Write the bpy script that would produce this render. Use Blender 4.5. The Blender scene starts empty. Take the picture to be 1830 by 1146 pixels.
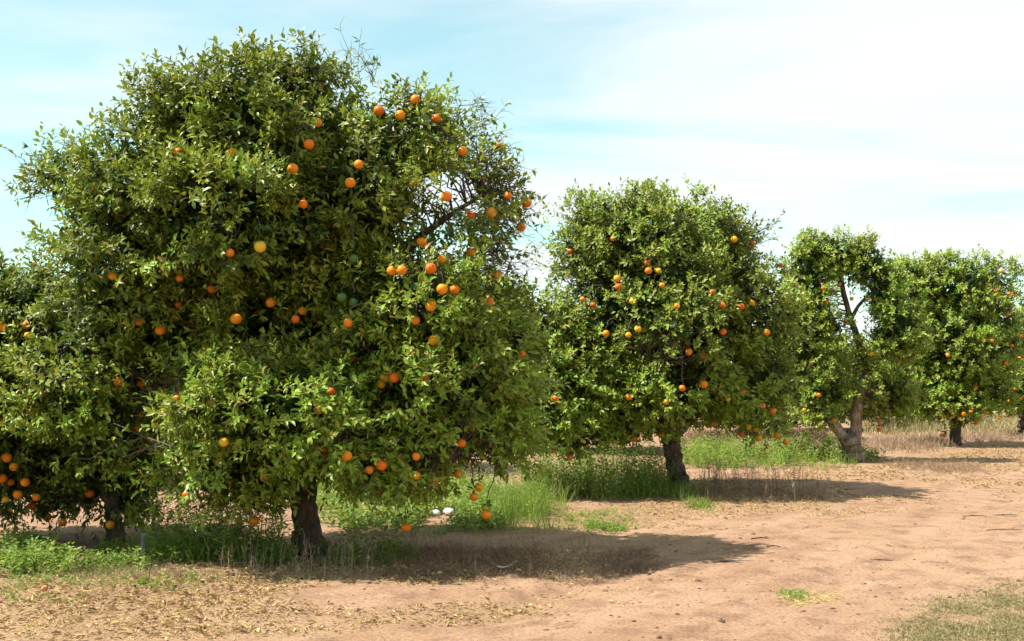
import bpy, math, random
import numpy as np

rng = np.random.default_rng(11)
random.seed(11)
C = bpy.context.scene.collection
scene = bpy.context.scene

# ------------------------------------------------------------------ camera
F, CX, HY, EYE = 1962.0, 915.0, 690.0, 1.55       # focal length and horizon in photo pixels, eye height
cd = bpy.data.cameras.new("camera")
cam = bpy.data.objects.new("camera", cd)
C.objects.link(cam)
cam.location = (0, 0, EYE)
cam.rotation_euler = (math.radians(90), 0, 0)
cd.sensor_width = 36.0
cd.lens = 36.0 * F / 1830.0
cd.shift_y = (HY - 573.0) / 1830.0
cd.clip_end = 2000
scene.camera = cam

# ------------------------------------------------------------------ light
SUN_EL = 57.0
SUN_DIR = np.array([1.0, 0.18, 0.0])              # the way the light travels over the ground
SUN_DIR = SUN_DIR / np.linalg.norm(SUN_DIR)
world = bpy.data.worlds.new("World")
scene.world = world
world.use_nodes = True
wn, wl = world.node_tree.nodes, world.node_tree.links
wn.clear()
wo = wn.new("ShaderNodeOutputWorld")
bg = wn.new("ShaderNodeBackground")
bg.inputs["Strength"].default_value = 0.082
sky = wn.new("ShaderNodeTexSky")
sky.sky_type = 'NISHITA'
sky.sun_disc = False
sky.sun_elevation = math.radians(SUN_EL)
az = math.atan2(-SUN_DIR[0], -SUN_DIR[1])          # compass bearing of the sun, from +Y towards +X
sky.sun_rotation = az
sky.air_density = 1.0
sky.dust_density = 0.6
sky.ozone_density = 1.0
# thin high cloud over the blue
tc = wn.new("ShaderNodeTexCoord")
sep = wn.new("ShaderNodeSeparateXYZ")
wl.new(tc.outputs["Generated"], sep.inputs[0])


def wmath(op, a, b=None, c=None, clamp=False):
    n = wn.new("ShaderNodeMath")
    n.operation = op
    n.use_clamp = clamp
    for i, v in enumerate((a, b, c)):
        if v is None:
            continue
        if isinstance(v, (int, float)):
            n.inputs[i].default_value = v
        else:
            wl.new(v, n.inputs[i])
    return n.outputs[0]


zc = wmath('ADD', wmath('MAXIMUM', sep.outputs[2], 0.0), 0.16)
u = wmath('DIVIDE', sep.outputs[0], zc)
v = wmath('DIVIDE', sep.outputs[1], zc)
cmb = wn.new("ShaderNodeCombineXYZ")
wl.new(u, cmb.inputs[0])
wl.new(v, cmb.inputs[1])
mp = wn.new("ShaderNodeMapping")
mp.inputs["Rotation"].default_value = (0, 0, math.radians(14))
mp.inputs["Scale"].default_value = (0.42, 1.25, 1)
mp.inputs["Location"].default_value = (0.35, 0.1, 0)
wl.new(cmb.outputs[0], mp.inputs[0])
n1 = wn.new("ShaderNodeTexNoise")
n1.inputs["Scale"].default_value = 1.1
n1.inputs["Detail"].default_value = 8
n1.inputs["Roughness"].default_value = 0.55
n1.inputs["Distortion"].default_value = 0.5
wl.new(mp.outputs[0], n1.inputs["Vector"])
# the cloud sheet is thick to the right of the view and thins out to the left
side = wmath('MULTIPLY_ADD', sep.outputs[0], 0.8, 0.16)
m = wmath('ADD', wmath('MULTIPLY_ADD', n1.outputs[0], 3.6, -1.45), side, clamp=True)
mr = wn.new("ShaderNodeMapRange")
mr.interpolation_type = 'SMOOTHSTEP'
mr.inputs["To Min"].default_value = 0.14
mr.inputs["To Max"].default_value = 0.94
wl.new(m, mr.inputs["Value"])
tint = wn.new("ShaderNodeMix")
tint.data_type = 'RGBA'
tint.blend_type = 'MULTIPLY'
tint.inputs["Factor"].default_value = 1.0
wl.new(sky.outputs[0], tint.inputs["A"])
tint.inputs["B"].default_value = (1.25, 1.62, 1.22, 1)
cm = wn.new("ShaderNodeMix")
cm.data_type = 'RGBA'
wl.new(mr.outputs[0], cm.inputs["Factor"])
wl.new(tint.outputs["Result"], cm.inputs["A"])
cm.inputs["B"].default_value = (6.1, 6.4, 6.5, 1)
wl.new(cm.outputs["Result"], bg.inputs["Color"])
wl.new(bg.outputs[0], wo.inputs[0])

sl = bpy.data.lights.new("sun", 'SUN')
sl.energy = 5.0
sl.angle = math.radians(0.5)
sl.color = (1.0, 0.95, 0.86)
so = bpy.data.objects.new("sun", sl)
C.objects.link(so)
from mathutils import Vector
e = math.radians(SUN_EL)
so.rotation_euler = Vector((SUN_DIR[0] * math.cos(e), SUN_DIR[1] * math.cos(e), -math.sin(e))).to_track_quat('-Z', 'Y').to_euler()
so.location = (-20, 2, 30)

scene.view_settings.view_transform = 'Standard'
scene.view_settings.look = 'None'
scene.view_settings.exposure = 1.05
scene.view_settings.gamma = 1.0
scene.view_settings.use_curve_mapping = False
scene.cycles.max_bounces = 6
scene.cycles.diffuse_bounces = 2
scene.cycles.transmission_bounces = 4
scene.cycles.use_denoising = True


# ------------------------------------------------------------------ helpers
def vnoise(x, y, seed=0):
    x = np.asarray(x, float); y = np.asarray(y, float)
    xi = np.floor(x).astype(np.int64); yi = np.floor(y).astype(np.int64)
    fx = x - xi; fy = y - yi
    fx = fx * fx * (3 - 2 * fx); fy = fy * fy * (3 - 2 * fy)

    def h(a, b):
        n = (a * 374761393 + b * 668265263 + seed * 1442695041) & 0xffffffff
        n = ((n ^ (n >> 13)) * 1274126177) & 0xffffffff
        return ((n ^ (n >> 16)) & 0xffff) / 65535.0
    return (h(xi, yi) * (1 - fx) + h(xi + 1, yi) * fx) * (1 - fy) + (h(xi, yi + 1) * (1 - fx) + h(xi + 1, yi + 1) * fx) * fy


def fbm(x, y, seed=0, octv=4):
    s, a, t = 0, 1.0, 0
    for k in range(octv):
        s = s + a * vnoise(x * 2 ** k, y * 2 ** k, seed + k)
        t += a
        a *= 0.5
    return s / t


ROW = np.array([0.59, 0.807])                       # direction of the tree rows and wheel tracks


def ground_z(x, y):
    x = np.asarray(x, float); y = np.asarray(y, float)
    c = x * ROW[1] - y * ROW[0]                     # distance across the track
    a = x * ROW[0] + y * ROW[1]
    z = 0.05 * (fbm(x * 0.25, y * 0.25, 3, 3) - 0.5)
    z = z + 0.012 * (fbm(c * 1.6, a * 0.25, 8, 3) - 0.5) * 2
    z = z + 0.022 * (fbm(x * 3.1, y * 3.1, 5, 4) - 0.5) * np.clip(litter(x, y) + 0.25, 0, 1)
    z = z + 0.014 * (fbm(x * 7, y * 7, 15, 2) - 0.5)
    for c1 in (2.9, 4.5):                            # wheel ruts
        dd = c - (-1.88 * ROW[1] - 10.1 * ROW[0] + c1 + .12 * np.sin(a * .5))
        z = z - .022 * np.exp(-(dd / .16) ** 2) + .011 * np.exp(-((np.abs(dd) - .30) / .09) ** 2)
    far = np.clip((np.hypot(x, y) - 40) / 40, 0, 1)
    return z * (1 - far)


def litter(x, y):
    """how thickly dry leaves lie: under and beside the tree row"""
    c = x * ROW[1] - y * ROW[0]
    c0 = -1.88 * ROW[1] - 10.1 * ROW[0]
    d = c - c0                                      # >0 towards the track
    n = fbm(np.asarray(x) * 0.8, np.asarray(y) * 0.8, 21, 4)
    base = np.exp(-((d - 0.9) / 1.5) ** 2)
    base = np.maximum(base, 0.75 * np.exp(-((d - 1.4) / 3.4) ** 2) * np.clip((y - 13.5) / 5, 0, 1))
    return np.clip(base * 1.15 + (n - 0.58) * 2.6, 0, 1)


def W(px, py, Y):
    return np.array([(px - CX) / F * Y, Y, EYE + (HY - py) / F * Y])


def G(px, py):
    Y = EYE * F / (py - HY)
    return np.array([(px - CX) / F * Y, Y])


def mesh_from(name, verts, tris, attrs=None, mat=None, smooth=False, matidx=None):
    verts = np.asarray(verts, np.float32); tris = np.asarray(tris, np.int32)
    me = bpy.data.meshes.new(name)
    me.vertices.add(len(verts))
    me.vertices.foreach_set("co", verts.ravel())
    nt = len(tris)
    me.loops.add(nt * 3)
    me.loops.foreach_set("vertex_index", tris.ravel())
    me.polygons.add(nt)
    me.polygons.foreach_set("loop_start", np.arange(0, nt * 3, 3, dtype=np.int32))
    me.polygons.foreach_set("loop_total", np.full(nt, 3, np.int32))
    me.polygons.foreach_set("use_smooth", np.full(nt, bool(smooth)))
    if matidx is not None:
        me.polygons.foreach_set("material_index", np.asarray(matidx, np.int32))
    me.update(calc_edges=True)
    if attrs:
        for k, (dom, vals) in attrs.items():
            at = me.attributes.new(k, 'FLOAT', dom)
            at.data.foreach_set("value", np.asarray(vals, np.float32))
    for mm in (mat if isinstance(mat, (list, tuple)) else [mat]):
        if mm is not None:
            me.materials.append(mm)
    return me


def link(name, me, parent=None, loc=None):
    o = bpy.data.objects.new(name, me)
    C.objects.link(o)
    if parent is not None:
        o.parent = parent
    if loc is not None:
        o.location = loc
    return o


def tag(o, label=None, cat=None, group=None, kind=None):
    if label: o["label"] = label
    if cat: o["category"] = cat
    if group: o["group"] = group
    if kind: o["kind"] = kind
    return o


def norm(a):
    return a / np.maximum(np.linalg.norm(a, axis=-1, keepdims=True), 1e-9)


def rsph(n):
    return norm(rng.normal(size=(n, 3)))


# leaf templates: x along, y across, z up
T_RICH = (np.array([[0, 0, 0], [.30, .43, .05], [.68, .37, .02], [1, 0, -.16], [.68, -.37, .02], [.30, -.43, .05], [.48, 0, -.06]], float),
          np.array([[6, 1, 0], [6, 2, 1], [6, 3, 2], [6, 4, 3], [6, 5, 4], [6, 0, 5]]))
T_POOR = (np.array([[0, 0, 0], [.48, .5, .04], [.44, 0, -.05], [.48, -.5, .04], [1, 0, -.12]], float),
          np.array([[0, 2, 1], [0, 3, 2], [1, 2, 4], [2, 3, 4]]))
T_CURL = (np.array([[0, 0, 0], [.5, .42, .22], [.5, -.42, .16], [1, .05, .05], [.5, 0, 0]], float),
          np.array([[0, 4, 1], [0, 2, 4], [1, 4, 3], [4, 2, 3]]))
T_BLADE = (np.array([[0, -.5, 0], [0, .5, 0], [.5, .42, 0.0], [.5, -.42, 0.0], [1, 0, -.22]], float),
           np.array([[0, 2, 1], [0, 3, 2], [3, 4, 2]]))


def leaves(pos, ax, nrm, L, Wd, tintv, T):
    """many leaves as one array: verts, tris, tint per tri"""
    tv, tt = T
    n = len(pos)
    ax = norm(ax)
    b = norm(np.cross(nrm, ax))
    up = np.cross(ax, b)
    L = np.broadcast_to(L, (n,)); Wd = np.broadcast_to(Wd, (n,))
    v = (pos[:, None] + ax[:, None] * (tv[None, :, 0, None] * L[:, None, None])
         + b[:, None] * (tv[None, :, 1, None] * Wd[:, None, None])
         + up[:, None] * (tv[None, :, 2, None] * L[:, None, None]))
    t = tt[None] + (np.arange(n) * len(tv))[:, None, None]
    return v.reshape(-1, 3), t.reshape(-1, 3), np.repeat(np.broadcast_to(tintv, (n,)), len(tt))


def tube(pts, rad, sides=6, wob=0.0, cap=True):
    pts = np.asarray(pts, float); rad = np.asarray(rad, float)
    n = len(pts)
    tg = np.gradient(pts, axis=0)
    tg = norm(tg)
    ref = np.array([0.3, 1, 0.1]) if abs(tg[0][2]) > 0.6 else np.array([0, 0, 1.0])
    a = norm(np.cross(tg, ref)); b = np.cross(tg, a)
    th = np.linspace(0, 2 * np.pi, sides, endpoint=False)
    r = np.repeat(rad[:, None], sides, 1)
    if wob:
        r = r * (1 + wob * (vnoise(np.cos(th)[None] * 2 + 9 + np.zeros((n, 1)), np.sin(th)[None] * 2 + np.arange(n)[:, None] * .35, int(pts[0][0] * 10) % 97) - .5) * 2)
    v = pts[:, None] + (np.cos(th)[None, :, None] * a[:, None] + np.sin(th)[None, :, None] * b[:, None]) * r[..., None]
    v = v.reshape(-1, 3)
    i = np.arange(n - 1)[:, None] * sides; j = np.arange(sides)[None]; j2 = (j + 1) % sides
    q = np.stack([i + j, i + j2, i + sides + j2, i + sides + j], -1).reshape(-1, 4)
    t = np.concatenate([q[:, [0, 1, 2]], q[:, [0, 2, 3]]])
    if cap:
        c = len(v)
        v = np.vstack([v, pts[-1] + tg[-1] * rad[-1] * .3])
        k = np.arange(sides)
        t = np.vstack([t, np.stack([(n - 1) * sides + k, (n - 1) * sides + (k + 1) % sides, np.full(sides, c)], -1)])
    return v, t


class Bag:
    def __init__(s):
        s.v, s.t, s.a, s.n = [], [], [], 0

    def add(s, v, t, a=0.5):
        s.v.append(v); s.t.append(np.asarray(t) + s.n); s.n += len(v)
        s.a.append(np.full(len(t), a) if np.isscalar(a) else a)

    def mesh(s, name, mat, smooth=False):
        return mesh_from(name, np.vstack(s.v), np.vstack(s.t), {"tint": ('FACE', np.concatenate(s.a))}, mat, smooth)


def bezier(p0, p1, p2, n, jit=0.0):
    t = np.linspace(0, 1, n)[:, None]
    p = (1 - t) ** 2 * p0 + 2 * t * (1 - t) * p1 + t * t * p2
    if jit:
        w = rng.normal(size=(n, 3)) * jit
        w[0] = 0; w[-1] = 0
        p = p + w
    return p


# ------------------------------------------------------------------ materials
def newmat(name):
    m = bpy.data.materials.new(name)
    m.use_nodes = True
    nt = m.node_tree
    b = nt.nodes["Principled BSDF"]
    return m, nt, b, nt.nodes["Material Output"]


def ramp(nt, stops):
    r = nt.nodes.new("ShaderNodeValToRGB")
    el = r.color_ramp.elements
    while len(el) < len(stops):
        el.new(0.5)
    for e_, (p, c) in zip(el, stops):
        e_.position = p
        e_.color = (*c, 1)
    return r


def leafmat(name, stops, under=(1.25, 1.2, 1.3), rough=0.44, transl=0.17, tcol=(0.30, 0.42, 0.03), spec=0.35):
    m, nt, b, out = newmat(name)
    N, Lk = nt.nodes, nt.links
    at = N.new("ShaderNodeAttribute"); at.attribute_name = "tint"
    r = ramp(nt, stops)
    Lk.new(at.outputs["Fac"], r.inputs[0])
    geo = N.new("ShaderNodeNewGeometry")
    mul = N.new("ShaderNodeMix"); mul.data_type = 'RGBA'; mul.blend_type = 'MULTIPLY'
    Lk.new(geo.outputs["Backfacing"], mul.inputs["Factor"])
    Lk.new(r.outputs[0], mul.inputs["A"]); mul.inputs["B"].default_value = (*under, 1)
    # faint blotching inside each leaf
    tcn = N.new("ShaderNodeTexCoord")
    nz = N.new("ShaderNodeTexNoise"); nz.inputs["Scale"].default_value = 60
    Lk.new(tcn.outputs["Object"], nz.inputs["Vector"])
    mr_ = N.new("ShaderNodeMapRange"); mr_.inputs["To Min"].default_value = 0.7; mr_.inputs["To Max"].default_value = 1.3
    Lk.new(nz.outputs[0], mr_.inputs["Value"])
    m2 = N.new("ShaderNodeVectorMath"); m2.operation = 'SCALE'
    Lk.new(mul.outputs["Result"], m2.inputs[0]); Lk.new(mr_.outputs[0], m2.inputs["Scale"])
    Lk.new(m2.outputs[0], b.inputs["Base Color"])
    b.inputs["Roughness"].default_value = rough
    b.inputs["Specular IOR Level"].default_value = spec
    if transl > 0:
        tr = N.new("ShaderNodeBsdfTranslucent")
        tm = N.new("ShaderNodeMix"); tm.data_type = 'RGBA'; tm.inputs["Factor"].default_value = 0.5
        Lk.new(m2.outputs[0], tm.inputs["A"]); tm.inputs["B"].default_value = (*tcol, 1)
        Lk.new(tm.outputs["Result"], tr.inputs["Color"])
        mx = N.new("ShaderNodeMixShader"); mx.inputs[0].default_value = transl
        Lk.new(b.outputs[0], mx.inputs[1]); Lk.new(tr.outputs[0], mx.inputs[2])
        Lk.new(mx.outputs[0], out.inputs[0])
    return m


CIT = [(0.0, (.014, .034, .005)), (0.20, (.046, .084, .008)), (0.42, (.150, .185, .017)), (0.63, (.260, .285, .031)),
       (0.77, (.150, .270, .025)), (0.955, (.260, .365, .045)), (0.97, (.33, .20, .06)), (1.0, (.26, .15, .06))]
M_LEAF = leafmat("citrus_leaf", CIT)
M_WEED = leafmat("green_weed", [(0, (.04, .085, .012)), (.5, (.11, .19, .025)), (.9, (.22, .31, .055)), (1, (.34, .32, .11))],
                 rough=.6, transl=.3, spec=.25)
M_OLIVE = leafmat("olive_grass", [(0, (.10, .10, .04)), (.4, (.19, .18, .07)), (1, (.42, .34, .17))], rough=.7, transl=.15, spec=.2,
                  tcol=(.2, .2, .06))
M_DRYWEED = leafmat("dry_weed", [(0, (.10, .055, .03)), (.5, (.22, .14, .08)), (1, (.36, .28, .19))], rough=.85, transl=.1, spec=.15,
                    tcol=(.25, .17, .08))
M_LITTER = leafmat("leaf_litter", [(0, (.07, .04, .024)), (.3, (.20, .115, .065)), (.65, (.36, .24, .12)), (1, (.52, .40, .17))],
                   rough=.75, transl=.08, spec=.2, tcol=(.4, .25, .08))


def barkmat(name="bark", k=1.0):
    m, nt, b, out = newmat(name)
    N, Lk = nt.nodes, nt.links
    tcn = N.new("ShaderNodeTexCoord")
    mp_ = N.new("ShaderNodeMapping"); mp_.inputs["Scale"].default_value = (1, 1, .22)
    Lk.new(tcn.outputs["Object"], mp_.inputs[0])
    a = N.new("ShaderNodeTexNoise"); a.inputs["Scale"].default_value = 34; a.inputs["Detail"].default_value = 7; a.inputs["Roughness"].default_value = .65
    Lk.new(mp_.outputs[0], a.inputs["Vector"])
    c = N.new("ShaderNodeTexNoise"); c.inputs["Scale"].default_value = 5; c.inputs["Detail"].default_value = 3
    Lk.new(tcn.outputs["Object"], c.inputs["Vector"])
    r1 = ramp(nt, [(.3, (.03, .02, .014)), (.5, (.085, .063, .048)), (.7, (.17, .14, .115))])
    Lk.new(a.outputs[0], r1.inputs[0])
    r2 = ramp(nt, [(.35, (.6 * k, .5 * k, .42 * k)), (.65, (1.15 * k, 1.1 * k, 1.05 * k))])
    Lk.new(c.outputs[0], r2.inputs[0])
    mul = N.new("ShaderNodeMix"); mul.data_type = 'RGBA'; mul.blend_type = 'MULTIPLY'; mul.inputs["Factor"].default_value = 1
    Lk.new(r1.outputs[0], mul.inputs["A"]); Lk.new(r2.outputs[0], mul.inputs["B"])
    Lk.new(mul.outputs["Result"], b.inputs["Base Color"])
    b.inputs["Roughness"].default_value = .9
    bp = N.new("ShaderNodeBump"); bp.inputs["Strength"].default_value = .8; bp.inputs["Distance"].default_value = .02
    Lk.new(a.outputs[0], bp.inputs["Height"]); Lk.new(bp.outputs[0], b.inputs["Normal"])
    return m


M_BARK = barkmat()
M_PALEBARK = barkmat("pale_bark", 2.7)


def plainmat(name, col, rough=.8, var=0.25, scale=20, bump=0.0):
    m, nt, b, out = newmat(name)
    N, Lk = nt.nodes, nt.links
    tcn = N.new("ShaderNodeTexCoord")
    a = N.new("ShaderNodeTexNoise"); a.inputs["Scale"].default_value = scale; a.inputs["Detail"].default_value = 5
    Lk.new(tcn.outputs["Object"], a.inputs["Vector"])
    r = ramp(nt, [(.3, tuple(x * (1 - var) for x in col)), (.7, tuple(min(1, x * (1 + var)) for x in col))])
    Lk.new(a.outputs[0], r.inputs[0]); Lk.new(r.outputs[0], b.inputs["Base Color"])
    b.inputs["Roughness"].default_value = rough
    if bump:
        bp = N.new("ShaderNodeBump"); bp.inputs["Strength"].default_value = bump; bp.inputs["Distance"].default_value = .01
        Lk.new(a.outputs[0], bp.inputs["Height"]); Lk.new(bp.outputs[0], b.inputs["Normal"])
    return m


M_TWIG = plainmat("twig", (.08, .058, .042), .85, .4, 9)


def orangemat(name, stops):
    m, nt, b, out = newmat(name)
    N, Lk = nt.nodes, nt.links
    oi = N.new("ShaderNodeObjectInfo")
    r = ramp(nt, stops)
    Lk.new(oi.outputs["Random"], r.inputs[0])
    tcn = N.new("ShaderNodeTexCoord")
    a = N.new("ShaderNodeTexNoise"); a.inputs["Scale"].default_value = 22; a.inputs["Detail"].default_value = 3
    Lk.new(tcn.outputs["Object"], a.inputs["Vector"])
    rr = ramp(nt, [(.3, (.88, .82, .8)), (.7, (1, 1.05, 1))])
    Lk.new(a.outputs[0], rr.inputs[0])
    mul = N.new("ShaderNodeMix"); mul.data_type = 'RGBA'; mul.blend_type = 'MULTIPLY'; mul.inputs["Factor"].default_value = 1
    Lk.new(r.outputs[0], mul.inputs["A"]); Lk.new(rr.outputs[0], mul.inputs["B"])
    Lk.new(mul.outputs["Result"], b.inputs["Base Color"])
    b.inputs["Roughness"].default_value = .5
    b.inputs["Specular IOR Level"].default_value = .3
    b.inputs["Subsurface Weight"].default_value = 0.0
    p = N.new("ShaderNodeTexNoise"); p.inputs["Scale"].default_value = 350
    Lk.new(tcn.outputs["Object"], p.inputs["Vector"])
    bp = N.new("ShaderNodeBump"); bp.inputs["Strength"].default_value = .25; bp.inputs["Distance"].default_value = .002
    Lk.new(p.outputs[0], bp.inputs["Height"]); Lk.new(bp.outputs[0], b.inputs["Normal"])
    return m


M_ORANGE = orangemat("orange_peel", [(0, (.62, .11, .004)), (.4, (.70, .19, .005)), (.75, (.76, .27, .006)), (.92, (.78, .38, .012)), (1, (.74, .46, .04))])
M_UNRIPE = orangemat("green_peel", [(0, (.05, .11, .02)), (1, (.08, .15, .03))])
M_CALYX = plainmat("calyx", (.07, .11, .03), .7)


# ------------------------------------------------------------------ ground
def groundmat():
    m, nt, b, out = newmat("dry_soil")
    N, Lk = nt.nodes, nt.links
    tcn = N.new("ShaderNodeTexCoord")
    P = tcn.outputs["Object"]

    def noise(sc, det, rough=.55, vec=P, dist=0):
        n = N.new("ShaderNodeTexNoise")
        n.inputs["Scale"].default_value = sc; n.inputs["Detail"].default_value = det
        n.inputs["Roughness"].default_value = rough; n.inputs["Distortion"].default_value = dist
        Lk.new(vec, n.inputs["Vector"])
        return n.outputs[0]

    def mix(f, a, b_, mode='MIX'):
        n = N.new("ShaderNodeMix"); n.data_type = 'RGBA'; n.blend_type = mode
        for s, v_ in (("Factor", f), ("A", a), ("B", b_)):
            if isinstance(v_, (int, float)): n.inputs[s].default_value = v_
            elif isinstance(v_, tuple): n.inputs[s].default_value = (*v_, 1)
            else: Lk.new(v_, n.inputs[s])
        return n.outputs["Result"]

    mpn = N.new("ShaderNodeMapping")               # stretched along the wheel tracks
    mpn.inputs["Rotation"].default_value = (0, 0, -math.atan2(ROW[1], ROW[0]))
    mpn.vector_type = 'POINT'
    Lk.new(P, mpn.inputs[0])
    sc = N.new("ShaderNodeMapping"); sc.inputs["Scale"].default_value = (.14, 1, 1)
    Lk.new(mpn.outputs[0], sc.inputs[0])
    streak = noise(2.2, 6, .6, sc.outputs[0], .4)
    big = noise(.35, 4)
    mid = noise(3.0, 6, .62, P, .3)
    fine = noise(38, 6, .7)
    base = mix(ramp_out(nt, big, [(.35, (0, 0, 0)), (.65, (1, 1, 1))]), (.245, .139, .082), (.322, .202, .124))
    base = mix(ramp_out(nt, streak, [(.38, (0, 0, 0)), (.66, (1, 1, 1))]), base, (.355, .224, .145))
    base = mix(ramp_out(nt, mid, [(.49, (0, 0, 0)), (.68, (.75, .75, .75))]), base, (.155, .085, .052))
    dots = noise(55, 3, .6)
    base = mix(ramp_out(nt, dots, [(.58, (0, 0, 0)), (.66, (.7, .7, .7))]), base, (.11, .062, .042))
    base = mix(1.0, base, ramp_out(nt, fine, [(.3, (.62, .59, .57)), (.7, (1.28, 1.28, 1.28))]), 'MULTIPLY')
    # litter and chaff
    at = N.new("ShaderNodeAttribute"); at.attribute_name = "litter"
    chaff = noise(46, 4, .75, P, 1.2)
    ch = ramp_out(nt, chaff, [(.44, (0, 0, 0)), (.56, (1, 1, 1))])
    ma = N.new("ShaderNodeMath"); ma.operation = 'MULTIPLY'
    ml = N.new("ShaderNodeMath"); ml.operation = 'MULTIPLY'; ml.inputs[1].default_value = .62
    Lk.new(at.outputs["Fac"], ml.inputs[0]); Lk.new(ml.outputs[0], ma.inputs[0]); Lk.new(ch, ma.inputs[1])
    straw = mix(ramp_out(nt, noise(90, 2), [(.4, (0, 0, 0)), (.6, (1, 1, 1))]), (.16, .095, .05), (.38, .27, .13))
    base = mix(ma.outputs[0], base, straw)
    Lk.new(base, b.inputs["Base Color"])
    b.inputs["Roughness"].default_value = .95
    b.inputs["Specular IOR Level"].default_value = .15
    b1 = N.new("ShaderNodeBump"); b1.inputs["Strength"].default_value = .7; b1.inputs["Distance"].default_value = .03
    Lk.new(mid, b1.inputs["Height"])
    b2 = N.new("ShaderNodeBump"); b2.inputs["Strength"].default_value = 1.0; b2.inputs["Distance"].default_value = .012
    Lk.new(fine, b2.inputs["Height"]); Lk.new(b1.outputs[0], b2.inputs["Normal"])
    Lk.new(b2.outputs[0], b.inputs["Normal"])
    return m


def ramp_out(nt, src, stops):
    r = ramp(nt, stops)
    nt.links.new(src, r.inputs[0])
    return r.outputs[0]


def graded(lo, hi, step, far, growth=1.12):
    a = list(np.arange(lo, hi, step))
    s, x = step, a[-1]
    while x < far:
        s *= growth; x += s; a.append(x)
    s, x = step, a[0]
    pre = []
    while x > -far:
        s *= growth; x -= s; pre.append(x)
    return np.array(pre[::-1] + a)


xs = graded(-5.5, 7, .06, 600)
ys = graded(5.8, 12, .06, 900, 1.045)
XX, YY = np.meshgrid(xs, ys)
ZZ = ground_z(XX, YY)
gv = np.stack([XX, YY, ZZ], -1).reshape(-1, 3)
nx, ny = len(xs), len(ys)
i, j = np.meshgrid(np.arange(nx - 1), np.arange(ny - 1))
k = (j * nx + i).ravel()
gt = np.concatenate([np.stack([k, k + 1, k + nx + 1], -1), np.stack([k, k + nx + 1, k + nx], -1)])
gm = mesh_from("ground", gv, gt, {"litter": ('POINT', litter(gv[:, 0], gv[:, 1]))}, groundmat(), smooth=True)
tag(link("ground", gm), "bare reddish dry soil of the orchard and its dirt track", "ground", kind="structure")
print("ground tris", len(gt))


# ------------------------------------------------------------------ fruit
def orange_mesh(name, mat, seed):
    r = np.random.default_rng(seed)
    nu, nv = 18, 11
    v = []
    for a in range(nv + 1):
        ph = math.pi * a / nv
        for b_ in range(nu):
            th = 2 * math.pi * b_ / nu
            rr = 1.0 + .015 * math.sin(3 * th + seed) * math.sin(ph)
            dz = math.cos(ph)
            if a <= 1: dz -= .10 * (1 - a * .6)
            if a == nv: dz += .05
            v.append((rr * math.sin(ph) * math.cos(th), rr * math.sin(ph) * math.sin(th), dz * .97))
    v = np.array(v) * .043
    t, mi = [], []
    for a in range(nv):
        for b_ in range(nu):
            p, q = a * nu + b_, a * nu + (b_ + 1) % nu
            t += [(p, p + nu, q), (q, p + nu, q + nu)]
    mi += [0] * len(t)
    # calyx star and stem
    cb = len(v); ex = []
    for b_ in range(10):
        th = 2 * math.pi * b_ / 10
        rad = .008 if b_ % 2 else .0045
        ex.append((rad * math.cos(th), rad * math.sin(th), .0385))
    ex.append((0, 0, .041))
    for b_ in range(10):
        t.append((cb + b_, cb + (b_ + 1) % 10, cb + 10)); mi.append(1)
    v = np.vstack([v, ex])
    sv, st = tube([(0, 0, .038), (.002, .001, .055), (.004, .0, .085)], [.0022, .002, .002], 4)
    t = np.vstack([t, st + len(v)]); mi += [1] * len(st)
    v = np.vstack([v, sv])
    return mesh_from(name, v, t, None, [mat, M_CALYX], True, mi)


ORANGES = [orange_mesh("orange_%d" % s, M_ORANGE, s) for s in range(3)]
UNRIPE = orange_mesh("green_orange", M_UNRIPE, 5)


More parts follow.
